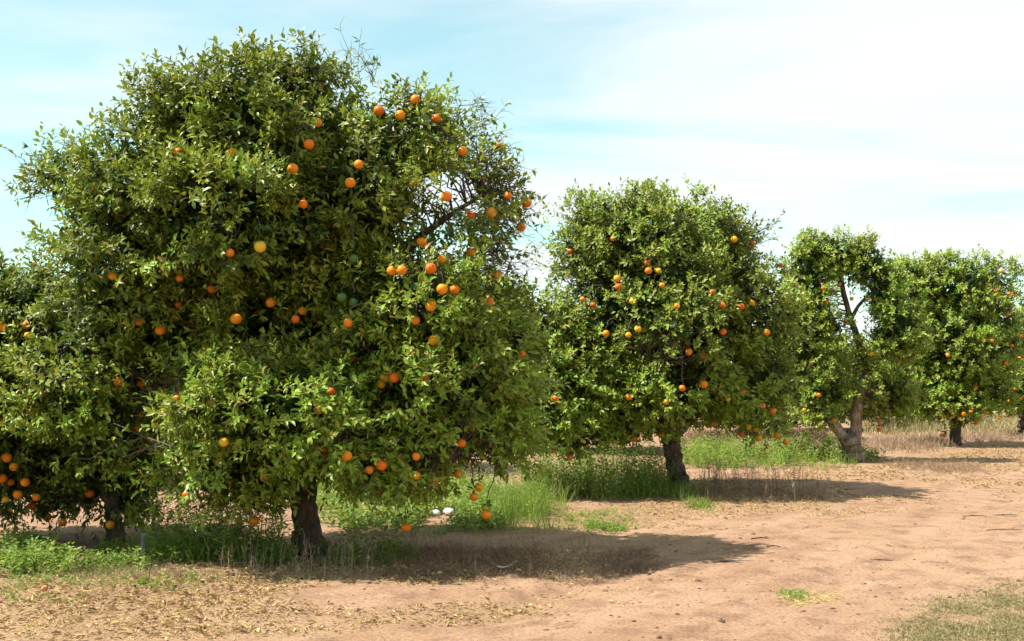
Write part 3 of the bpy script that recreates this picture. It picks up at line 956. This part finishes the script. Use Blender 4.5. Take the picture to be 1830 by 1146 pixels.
g0 = generic("orange tree in the row behind, seen between the trunks of second and third tree", 6.9, 32.0)
back = [(-2.6, 20.2, .92, 1.0, "orange tree of the row behind, mostly hidden by the big front tree"),
        (2.2, 26.0, .9, 2.2, "orange tree of the row behind, right behind the tree in tall weeds"),
        (11.3, 38.5, .95, 3.9, "orange tree of the row behind, low behind the open straggly tree"),
        (15.6, 43.5, 1.1, 5.0, "orange tree of the row behind, filling the gap right of the forked trunk"),
        (20.5, 49.0, 1.15, .9, "orange tree of the row behind, beyond the fourth tree's trunk"),
        (25.5, 55.0, 1.15, 2.9, "orange tree of the row behind, low at the right edge of the photo"),
        (-7.4, 17.5, .95, .4, "orange tree far behind the left edge tree"),
        (-12.5, 20.5, 1.0, 1.4, "orange tree farthest left behind the left edge tree"),
        (-7.5, 27.0, .95, 3.4, "orange tree of the third row, behind the left part of the big tree"),
        (-2.6, 33.0, 1.0, 4.4, "orange tree of the third row, behind the right part of the big tree"),
        (2.0, 39.0, 1.05, 5.4, "orange tree of the third row, in the gap between big and second tree"),
        (6.5, 45.5, 1.1, .2, "orange tree of the third row, far behind the second tree"),
        (11.2, 51.5, 1.15, 1.2, "orange tree of the third row, far behind the gap left of the forked trunk"),
        (16.5, 58.0, 1.2, 2.2, "orange tree of the third row, far behind the gap right of the forked trunk"),
        (22.8, 63.0, 1.2, 3.2, "orange tree of the third row, far behind the fourth tree")]
for (x, y, s, rt, lb) in back:
    copy_tree(g0, x, y, s, rt, lb)


# ------------------------------------------------------------------ weeds, grass, litter
def in_poly(px, py, poly):
    ins = np.zeros(len(px), bool)
    n = len(poly)
    for a in range(n):
        x1, y1 = poly[a]; x2, y2 = poly[(a + 1) % n]
        cnd = ((y1 > py) != (y2 > py)) & (px < (x2 - x1) * (py - y1) / (y2 - y1 + 1e-9) + x1)
        ins ^= cnd
    return ins


def scatter(poly, n, soft=12, clump=0.0, seed=1):
    """n ground points inside a patch outlined in the photograph, ragged at its edge"""
    w = np.array([G(*p) for p in poly])
    lo, hi = w.min(0) - .3, w.max(0) + .3
    out = []
    tot = 0
    for _ in range(60):
        p = rng.uniform(lo, hi, (n * 3, 2))
        px = CX + p[:, 0] / p[:, 1] * F + rng.normal(size=len(p)) * soft
        py = HY + EYE * F / p[:, 1] + rng.normal(size=len(p)) * soft * .3
        ok = in_poly(px, py, poly)
        if clump:
            ok &= fbm(p[:, 0] * 1.7, p[:, 1] * 1.7, seed) > clump + rng.normal(size=len(p)) * .05
        out.append(p[ok]); tot += ok.sum()
        if tot >= n: break
    p = np.vstack(out)[:n]
    g_ = G(790, 932)                                # bare spot round the white stones
    p = p[((p - g_) / [.22, .75]) ** 2 @ [1, 1] > 1]
    return np.column_stack([p, ground_z(p[:, 0], p[:, 1])])


def herbs(bag, pts, h, nl, L, wr=.4, tint=.5, spread=.25, stem_r=.003, lean=.15, droop=0.0):
    """leafy stems"""
    n = len(pts)
    H = h * rng.uniform(.5, 1.15, n)
    d = norm(np.column_stack([rng.normal(size=(n, 2)) * lean, np.ones(n)]))
    tt = np.clip(tint + rng.normal(size=n) * .2, 0, 1)
    li = np.repeat(np.arange(n), nl); fr = np.tile((np.arange(nl) + .6) / nl, n)
    m = len(li)
    th = rng.uniform(0, 6.28, m)
    out = np.column_stack([np.cos(th), np.sin(th), np.zeros(m)])
    pos = pts[li] + d[li] * (H[li] * fr)[:, None] + out * (rng.random(m) * spread * H[li] * (1 - fr * .6))[:, None] * .5
    ax = norm(out + np.array([0, 0, .45 - droop]) + rng.normal(size=(m, 3)) * .3)
    nr = norm(np.array([0, 0, 1.0]) + rng.normal(size=(m, 3)) * .4)
    LL = L * rng.uniform(.6, 1.3, m) * (1.1 - .4 * fr)
    bag.add(*leaves(pos, ax, nr, LL, LL * wr, np.clip(tt[li] + rng.normal(size=m) * .08, 0, 1), T_POOR))
    # stems
    s = stem_r
    side = norm(np.column_stack([rng.normal(size=(n, 2)), np.zeros(n)]))
    bag.add(*leaves(pts - np.array([0, 0, .01]), d + .001, side, H, np.full(n, s * 2), tt, T_BLADE))


def blades(bag, pts, h, w, tint=.5, lean=.5, nb=6, rad=.03, tv=.12):
    n = len(pts)
    li = np.repeat(np.arange(n), nb); m = len(li)
    tt = np.clip(tint + rng.normal(size=n) * tv, 0, 1)
    p = pts[li] + np.column_stack([rng.normal(size=(m, 2)) * rad, np.zeros(m) - .004])
    ax = norm(np.column_stack([rng.normal(size=(m, 2)) * lean, np.ones(m)]))
    nr = norm(np.column_stack([rng.normal(size=(m, 2)), np.full(m, .3)]))
    bag.add(*leaves(p, ax, nr, h * rng.uniform(.4, 1.2, m), w * rng.uniform(.7, 1.3, m), np.clip(tt[li] + rng.normal(size=m) * .08, 0, 1), T_BLADE))


def stalks(bag, pts, h, tint=.6, r0=.0022, branches=5, lean=.12):
    for p in pts:
        H = h * rng.uniform(.5, 1.2)
        d = norm(np.array([rng.normal() * lean, rng.normal() * lean, 1.0]))
        top = p + d * H + rng.normal(size=3) * .02
        q = bezier(p - np.array([0, 0, .02]), p + d * H * .5 + rng.normal(size=3) * .02, top, 5)
        a = np.clip(tint + rng.normal() * .15, 0, 1)
        v_, t_ = tube(q, np.linspace(r0, r0 * .5, 5), 3, cap=False)
        bag.add(v_, t_, a)
        for _ in range(branches):
            f = rng.uniform(.35, .95)
            s0 = q[0] + (q[-1] - q[0]) * f
            dd = norm(d * .8 + rng.normal(size=3) * .6)
            v_, t_ = tube(np.array([s0, s0 + dd * H * .12, s0 + dd * H * .2 + np.array([0, 0, .01])]), [r0 * .6, r0 * .5, r0 * .3], 3, cap=False)
            bag.add(v_, t_, a)


def patch(name, label, cat, bag, mat):
    return tag(link(name, bag.mesh(name, mat)), label, cat, kind="stuff")


b = Bag()
P1 = scatter([(0,985),(60,978),(300,985),(500,990),(500,1008),(300,1015),(180,1018),(0,1035)], 620, 14, .47)
herbs(b, P1, .15, 9, .05, .5, .62, .6)
herbs(b, scatter([(0,975),(60,970),(110,990),(140,1025),(0,1035)], 150, 8), .22, 12, .07, .5, .75, .7)
blades(b, scatter([(0,1000),(60,1000),(60,1060),(0,1075)], 60, 8), .10, .004, .6)
patch("green_weeds", "low bright green weeds edging the leaf litter at lower left", "weeds", b, M_WEED)

b = Bag()
herbs(b, scatter([(270,985),(510,980),(510,1008),(280,1000)], 110, 12), .68, 34, .066, .28, .62, .28)
herbs(b, scatter([(350,985),(500,980),(500,1012),(350,1002)], 70, 12), .28, 16, .05, .4, .35, .4)
blades(b, scatter([(230,985),(520,985),(520,1012),(240,1005)], 100, 10), .35, .004, .5, .35)
patch("tall_weeds", "tall thin leafed weeds left of the big tree's trunk", "weeds", b, M_WEED)

b = Bag()
herbs(b, scatter([(585,985),(720,985),(720,1008),(590,1015)], 80, 14), .24, 14, .05, .45, .3, .4)
patch("green_weeds", "dark green weeds in the shade right of the big tree's trunk", "weeds", b, M_WEED)

b = Bag()
herbs(b, scatter([(570,930),(640,952),(780,955),(900,948),(900,900),(860,868),(560,878)], 1500, 12, .44, 5), .20, 11, .065, .55, .74, .6)
herbs(b, scatter([(560,900),(880,890),(870,866),(560,870)], 260, 10), .30, 14, .07, .5, .8, .6)
blades(b, scatter([(560,925),(780,960),(980,950),(960,915),(560,915)], 380, 14, .4, 8), .14, .006, .6)
patch("green_weeds", "lush bright green weeds on the ground behind the big tree", "weeds", b, M_WEED)

b = Bag()
blades(b, scatter([(885,950),(965,945),(975,900),(890,905)], 90, 14), .46, .005, .72, .28, 7)
blades(b, scatter([(850,930),(1000,925),(1000,895),(860,895)], 110, 18), .38, .005, .78, .35, 6)
herbs(b, scatter([(880,935),(975,930),(975,895),(885,895)], 130, 16), .45, 22, .055, .3, .7, .3)
patch("tall_grass", "tall pale green grass right behind the low hanging fruit", "grass", b, M_WEED)

b = Bag()
herbs(b, scatter([(950,890),(1195,888),(1195,862),(940,850)], 300, 16, .42, 9), .66, 38, .07, .33, .72, .4)
herbs(b, scatter([(960,895),(1195,892),(1195,880),(960,880)], 150, 14, .45, 6), .34, 20, .055, .4, .4, .4)
blades(b, scatter([(950,900),(1200,895),(1200,870),(950,870)], 130, 14), .42, .005, .7, .35, 5)
patch("weed_thicket", "tall green weed thicket left of the second tree's trunk", "weeds", b, M_WEED)

b = Bag()
herbs(b, scatter([(1225,838),(1520,832),(1520,812),(1225,808)], 400, 16, .42, 4), .48, 24, .10, .35, .72, .4)
blades(b, scatter([(1240,842),(1530,836),(1530,822),(1240,822)], 150, 16, .45), .3, .008, .7, .4, 7)
herbs(b, scatter([(1535,825),(1565,828),(1565,818),(1535,818)], 25, 5), .25, 14, .09, .45, .6, .5)
patch("weed_thicket", "strip of green weeds between the second and the third trunk", "weeds", b, M_WEED)

b = Bag()
blades(b, scatter([(1010,938),(1100,953),(1125,935),(1130,915),(1010,915)], 170, 16, .42, 2), .09, .004, .74, .8, 7)
herbs(b, scatter([(1020,940),(1095,952),(1110,930),(1030,925)], 130, 16, .4), .10, 8, .04, .4, .7, .6)
patch("grass_clump", "small green grass clump on bare soil past the big tree's shadow", "grass", b, M_WEED)

b = Bag()
blades(b, scatter([(1228,905),(1262,915),(1275,905),(1240,896)], 45, 12), .14, .006, .66, .5, 9)
blades(b, scatter([(1175,888),(1250,892),(1250,880),(1180,880)], 60, 12), .26, .006, .55, .35, 9)
patch("grass_clump", "green grass around the foot of the second tree", "grass", b, M_WEED)

b = Bag()
blades(b, scatter([(1398,1052),(1438,1056),(1440,1070),(1400,1068)], 70, 6), .05, .004, .75, .9, 9, .04)
patch("grass_clump", "small yellow green grass tuft on the open dirt track", "grass", b, M_WEED)

b = Bag()
OP = [(1575,1150),(1640,1112),(1690,1078),(1750,1060),(1850,1046),(1850,1150)]
p = scatter(OP, 6500, 34)
k_ = fbm(p[:, 0] * 3.3, p[:, 1] * 3.3, 14, 4) + .10 * fbm(p[:, 0] * 14, p[:, 1] * 14, 2, 2) > .52 + rng.normal(size=len(p)) * .14
p = p[k_]
blades(b, p, .034, .0035, .62, 1.4, 5, .05, .3)
herbs(b, p[::3], .022, 6, .016, .45, .35, 1.2)
patch("olive_grass", "short olive and straw coloured grass at the lower right corner", "grass", b, M_OLIVE)

b = Bag()
stalks(b, scatter([(1240,888),(1440,896),(1450,880),(1250,872)], 190, 18), .40, .7, .0030, 5)
blades(b, scatter([(1240,892),(1460,900),(1480,885),(1250,878)], 220, 20, .42), .16, .004, .6, .9, 6)
patch("dry_stalks", "thin grey brown dead stalks right of the second tree's trunk", "dry weeds", b, M_DRYWEED)

b = Bag()
blades(b, scatter([(700,980),(1150,985),(1170,1010),(1050,1035),(700,1030)], 1900, 18, .40, 3), .09, .004, .5, 1.6, 7, .06, .2)
stalks(b, scatter([(700,978),(1100,982),(1100,1025),(700,1030)], 150, 20), .20, .4, .0020, 4, .4)
patch("dry_weeds", "brown dead weeds lying in the big tree's shadow", "dry weeds", b, M_DRYWEED)

b = Bag()
stalks(b, scatter([(380,1010),(660,1012),(660,1035),(380,1030)], 70, 14), .26, .85, .0024, 3)
blades(b, scatter([(0,1000),(660,1005),(660,1035),(0,1030)], 420, 14, .45), .10, .003, .75, .7, 6)
patch("dry_stalks", "pale dead stalks standing in front of the big tree's trunk", "dry weeds", b, M_DRYWEED)

b = Bag()
blades(b, scatter([(1600,828),(1740,838),(1740,846),(1610,838)], 170, 16), .26, .005, .6, 1.3, 8, .08, .15)
patch("dry_grass", "tangled grey dry grass on the ground right of the forked trunk", "dry grass", b, M_DRYWEED)

b = Bag()
blades(b, scatter([(1545,812),(1700,800),(1690,786),(1545,792)], 380, 20, .42), .32, .008, .7, .6, 8, .1, .15)
blades(b, scatter([(1720,790),(1850,785),(1850,772),(1720,776)], 260, 20, .42), .24, .009, .65, .7, 8, .1, .15)
patch("dry_grass", "pale dry grass along the foot of the fourth tree", "dry grass", b, M_DRYWEED)

b = Bag()
blades(b, scatter([(1550,778),(1900,768),(1900,750),(1550,754)], 900, 14), .42, .018, .62, .6, 7, .15, .25)
herbs(b, scatter([(1550,772),(1900,764),(1900,752),(1550,756)], 160, 14), .5, 14, .14, .4, .6, .5)
patch("dry_scrub", "pale dry scrub on the ground beyond the fourth and fifth trunks", "scrub", b, M_OLIVE)

b = Bag()
blades(b, scatter([(1230,800),(1480,796),(1480,774),(1230,776)], 600, 14), .34, .012, .5, .7, 7, .12, .2)
patch("dry_scrub", "brown dry scrub behind the green weeds between second and third tree", "scrub", b, M_DRYWEED)

b = Bag()
blades(b, scatter([(-20,1068),(420,1040),(640,1030),(640,1002),(-20,1020)], 260, 20, .45), .07, .003, .8, 1.0, 6, .05)
herbs(b, scatter([(0,1075),(300,1060),(420,1030),(300,1010),(0,1020)], 90, 20, .45), .08, 7, .04, .5, .7, .7)
patch("sparse_weeds", "sparse small weeds growing through the leaf litter at lower left", "weeds", b, M_WEED)

# leaf litter
def litter_pts(n, poly, soft=14):
    p = scatter(poly, n, soft)
    k_ = rng.random(len(p)) < np.clip(litter(p[:, 0], p[:, 1]) * .85 - .05 + 1.5 * (fbm(p[:, 0] * 2.6, p[:, 1] * 2.6, 51, 4) - .5), 0, 1)
    return p[k_]


b = Bag()
for poly, n, L in (([(-40,1010),(300,1005),(700,1010),(1200,1010),(1250,1060),(900,1110),(400,1135),(-40,1146)], 14000, .06),
                   ([(-40,960),(600,960),(600,1010),(-40,1010)], 2500, .055),
                   ([(600,1000),(1300,980),(1300,1030),(700,1040)], 5000, .05),
                   ([(930,905),(1700,870),(1830,900),(1400,950),(1000,940)], 8000, .055),
                   ([(1240,850),(1560,835),(1850,790),(1850,900),(1240,890)], 16000, .075),
                   ([(-40,1146),(1850,1146),(1850,850),(1000,940),(-40,1090)], 1500, .04)):
    p = litter_pts(n, poly)
    m_ = len(p)
    p[:, 2] += rng.uniform(.001, .012, m_)
    ax = norm(np.column_stack([rng.normal(size=(m_, 2)), rng.normal(size=m_) * .22]))
    nr = norm(np.column_stack([rng.normal(size=(m_, 2)) * .38, np.ones(m_)]))
    LL = L * np.clip(np.exp(rng.normal(-.5, .4, m_)), .25, 1.7)
    b.add(*leaves(p, ax, nr, LL, LL * rng.uniform(.2, .5, m_), np.clip(rng.normal(.68, .25, m_), 0, 1), T_CURL))
    q_ = litter_pts(n, poly)
    m_ = len(q_)
    q_[:, 2] += .006
    ax = norm(np.column_stack([rng.normal(size=(m_, 2)), rng.normal(size=m_) * .15]))
    b.add(*leaves(q_, ax, norm(np.column_stack([rng.normal(size=(m_, 2)) * .2, np.ones(m_)])), rng.uniform(.03, .10, m_), rng.uniform(.003, .0065, m_), rng.uniform(.5, 1, m_), T_BLADE))
patch("leaf_litter", "dry fallen leaves and straw strewn under and beside the trees", "leaf litter", b, M_LITTER)

# straw on the track beside the small tuft
b = Bag()
p = scatter([(1380,1066),(1440,1078),(1505,1072),(1490,1058),(1420,1060)], 260, 10)
blades(b, p, .10, .004, .95, 6, 3, .03)
patch("straw", "yellow straw lying on the dirt track beside the small grass tuft", "straw", b, M_LITTER)

# clods and pebbles
t_ = (1 + 5 ** .5) / 2
ICO = norm(np.array([[-1, t_, 0], [1, t_, 0], [-1, -t_, 0], [1, -t_, 0], [0, -1, t_], [0, 1, t_], [0, -1, -t_], [0, 1, -t_], [t_, 0, -1], [t_, 0, 1], [-t_, 0, -1], [-t_, 0, 1]], float))
ICF = np.array([[0,11,5],[0,5,1],[0,1,7],[0,7,10],[0,10,11],[1,5,9],[5,11,4],[11,10,2],[10,7,6],[7,1,8],[3,9,4],[3,4,2],[3,2,6],[3,6,8],[3,8,9],[4,9,5],[2,4,11],[6,2,10],[8,6,7],[9,8,1]])
M_CLOD = leafmat("soil_clod", [(0, (.12, .068, .042)), (.6, (.20, .12, .077)), (1, (.28, .18, .12))], (1, 1, 1), .95, 0, spec=.1)
b = Bag()
p = np.vstack([scatter([(-60,1160),(1900,1160),(1900,960),(-60,1000)], 3600, 20), scatter([(200,1000),(1850,960),(1850,850),(1000,930)], 900, 14)])
n_ = len(p)
sz = rng.gamma(.8, .0040, n_) + .0018
vv = p[:, None] + ICO[None] * (sz[:, None] * rng.uniform(.6, 1.4, (n_, 12)))[..., None] * np.array([1.2, 1, .65])
b.add(vv.reshape(-1, 3), (ICF[None] + (np.arange(n_) * 12)[:, None, None]).reshape(-1, 3), np.repeat(rng.random(n_), 20))
patch("soil_clods", "small clods and grit on the dirt track", "clods", b, M_CLOD)


# ------------------------------------------------------------------ single things
def stick(px, py, L, r, ang, label, forks=1):
    g = G(px, py); z = float(ground_z(*g))
    root = bpy.data.objects.new("stick", None); C.objects.link(root)
    root.location = (g[0], g[1], z)
    tag(root, label, "stick", "sticks lying on the dirt track")
    d = np.array([math.cos(ang), math.sin(ang), 0])
    n = np.array([-d[1], d[0], 0])
    q = np.array([-d * L / 2 + [0, 0, r], -d * L * .15 + n * L * .06 + [0, 0, r * 1.8], d * L * .2 + n * L * .02 + [0, 0, r * 2.2], d * L / 2 + [0, 0, r]])
    v_, t2 = tube(q, [r, r * .95, r * .8, r * .5], 7, .2)
    link("stem", mesh_from("stem", v_, t2, None, M_TWIG, True), root)
    for k_ in range(forks):
        s0 = q[1 + k_ % 2]
        d2 = norm(d + n * (1 if k_ % 2 else -1) * .8)
        v_, t2 = tube(np.array([s0, s0 + d2 * L * .14 + [0, 0, .01], s0 + d2 * L * .28 + [0, 0, .004]]), [r * .6, r * .45, r * .25], 5)
        link("side_twig", mesh_from("side_twig", v_, t2, None, M_TWIG, True), root)


stick(1360, 962, .20, .008, .1, "short dark stick just beyond the tip of the big tree's shadow", 2)
stick(1382, 978, .13, .007, -.2, "tiny dark stick at the very tip of the big tree's shadow", 1)
stick(1742, 925, .28, .006, 0, "short straight stick on bare soil, the left one of the two at far right", 1)
stick(1795, 920, .36, .006, .15, "longer thin stick on bare soil near the right edge of the photo", 2)
stick(1795, 950, .40, .006, .1, "long thin bent twig on the track below the two sticks at right", 2)
stick(1290, 1003, .16, .006, .3, "small stick in front of the thin end of the big tree's shadow", 1)
stick(1575, 1000, .20, .005, -.3, "thin pale twig alone in the middle of the open track", 1)

M_STONE = plainmat("white_stone", (.50, .48, .45), .85, .12, 14, .4)


def stone(px, py, sx, sz, label, seed):
    g = G(px, py)
    r_ = np.random.default_rng(seed)
    nu, nv = 16, 9
    v = []
    for a in range(nv + 1):
        ph_ = math.pi * a / nv
        for b_ in range(nu):
            th = 2 * math.pi * b_ / nu
            v.append((math.sin(ph_) * math.cos(th), math.sin(ph_) * math.sin(th), math.cos(ph_)))
    v = np.array(v)
    f = .8 + .45 * fbm(v[:, 0] * 1.6 + seed, v[:, 1] * 1.6 + v[:, 2] * 1.3, seed, 3)
    v = v * f[:, None] * np.array([sx, sx * .7, sz])
    t2 = []
    for a in range(nv):
        for b_ in range(nu):
            p_, q_ = a * nu + b_, a * nu + (b_ + 1) % nu
            t2 += [(p_, p_ + nu, q_), (q_, p_ + nu, q_ + nu)]
    o = link("stone", mesh_from("stone", v, t2, None, M_STONE, True))
    o.location = (g[0], g[1], float(ground_z(*g)) + sz * .8)
    tag(o, label, "stone", "white stones in the weeds")


stone(779, 922, .055, .042, "left of two small white stones in green weeds below the low hanging fruit", 3)
stone(803, 922, .070, .050, "larger white stone, right of the two in green weeds behind the big tree", 7)

# curled pale husk in the shade
g = G(903, 1022)
M_HUSK = plainmat("husk", (.52, .36, .34), .6, .15, 30)
th = np.linspace(-1.5, 1.9, 16)
w_ = .022 * np.sin(np.linspace(.15, math.pi - .1, 16))
cen = np.column_stack([th * .045, .012 * np.sin(th * 2), .012 + .020 * (np.abs(th) ** 1.6) * .55])
vv, tt_ = [], []
for a in range(16):
    for s_, zz in ((-1, .006), (-.5, 0), (.5, 0), (1, .008)):
        vv.append(cen[a] + np.array([0, s_ * w_[a], zz + .004]))
        vv.append(cen[a] + np.array([0, s_ * w_[a], zz]))
for a in range(15):
    for b_ in range(3):
        for o_ in (0, 1):
            p_ = a * 8 + b_ * 2 + o_
            tt_ += [(p_, p_ + 8, p_ + 10), (p_, p_ + 10, p_ + 2)]
o = link("husk", mesh_from("husk", vv, tt_, None, M_HUSK, True))
o.location = (g[0], g[1], float(ground_z(*g)) + .03)
o.rotation_euler = (.1, -.15, -.3)
tag(o, "pale pinkish curled husk lying in dead weeds in the big tree's shadow", "husk")

# grey-blue seed spike
g = G(255, 1008)
root = bpy.data.objects.new("seed_spike", None); C.objects.link(root)
root.location = (g[0], g[1], float(ground_z(*g)))
tag(root, "slender grey blue seed spike standing among the weeds at lower left", "plant")
M_SPIKE = plainmat("spike", (.22, .27, .33), .8, .3, 60)
v_, t2 = tube([(0, 0, -.02), (.004, 0, .1), (-.002, 0, .2), (.004, 0, .24)], [.005, .0045, .004, .003], 6)
link("stem", mesh_from("stem", v_, t2, None, plainmat("spike_stem", (.26, .15, .09), .8), True), root)
bg_ = Bag()
m_ = 130
hz = rng.uniform(.09, .25, m_); th = rng.uniform(0, 6.28, m_)
out = np.column_stack([np.cos(th), np.sin(th), np.zeros(m_)])
bg_.add(*leaves(np.column_stack([out[:, :2] * .004, hz]), norm(out + np.array([0, 0, 1.1])), norm(out * -1 + np.array([0, 0, .8])), np.full(m_, .026), np.full(m_, .012), .5, T_POOR))
link("spike_head", bg_.mesh("spike_head", M_SPIKE), root)

# fallen orange
g = G(80, 1056)
M_OLD = plainmat("old_peel", (.42, .17, .05), .8, .3, 40)
o = link("fallen_orange", orange_mesh("fallen_orange", M_OLD, 9))
o.location = (g[0], g[1], float(ground_z(*g)) + .018)
o.rotation_euler = (1.2, .4, 0)
o.scale = (.62, .62, .58)
tag(o, "small brownish half dried orange lying in dry leaves at lower left", "orange")

# single broad weeds that stand out
def weed(px, py, h, nl, L, wr, label, mat=M_WEED, tint=.6):
    g = G(px, py)
    root = bpy.data.objects.new("weed_plant", None); C.objects.link(root)
    root.location = (g[0], g[1], float(ground_z(*g)))
    tag(root, label, "weed", "single weeds beside the big tree")
    q = np.array([(0, 0, -.02), (rng.normal() * .02, 0, h * .5), (rng.normal() * .04, 0, h)])
    v_, t2 = tube(q, [.005, .004, .002], 5)
    at_ = mesh_from("stem", v_, t2, {"tint": ('FACE', np.full(len(t2), .5))}, mat, True)
    link("stem", at_, root)
    lv = mesh_from("leaf", T_RICH[0], T_RICH[1], {"tint": ('FACE', np.full(6, tint))}, mat)
    for k_ in range(nl):
        f = (k_ + .5) / nl
        p_ = q[0] * (1 - f) ** 2 + 2 * f * (1 - f) * q[1] + f * f * q[2]
        ph_ = k_ * 2.4
        a_ = norm(np.array([math.cos(ph_), math.sin(ph_), .5 - f * .1]))
        b_ = norm(np.cross(np.array([0, 0, 1.0]), a_)); u_ = np.cross(a_, b_)
        l_ = L * (1.15 - .6 * f)
        M = np.eye(4); M[:3, 0] = a_ * l_; M[:3, 1] = b_ * l_ * wr; M[:3, 2] = u_ * l_; M[:3, 3] = p_
        o = link("leaf", lv, root)
        o.matrix_local = [list(row) for row in M]


weed(265, 1040, .17, 12, .11, .6, "broad leafed green weed alone in the leaf litter below the seed spike", tint=.75)
weed(640, 1005, .52, 26, .09, .32, "tall thin weed just right of the big tree's trunk", tint=.4)
weed(432, 1004, .34, 16, .10, .55, "broad leafed weed left of the big tree's trunk", tint=.8)
weed(470, 1000, .58, 26, .09, .3, "tallest narrow leafed weed left of the big tree's trunk", tint=.35)

tot = sum(len(o.data.polygons) for o in bpy.data.objects if o.type == 'MESH')
print("polys", tot, "objects", len(bpy.data.objects))
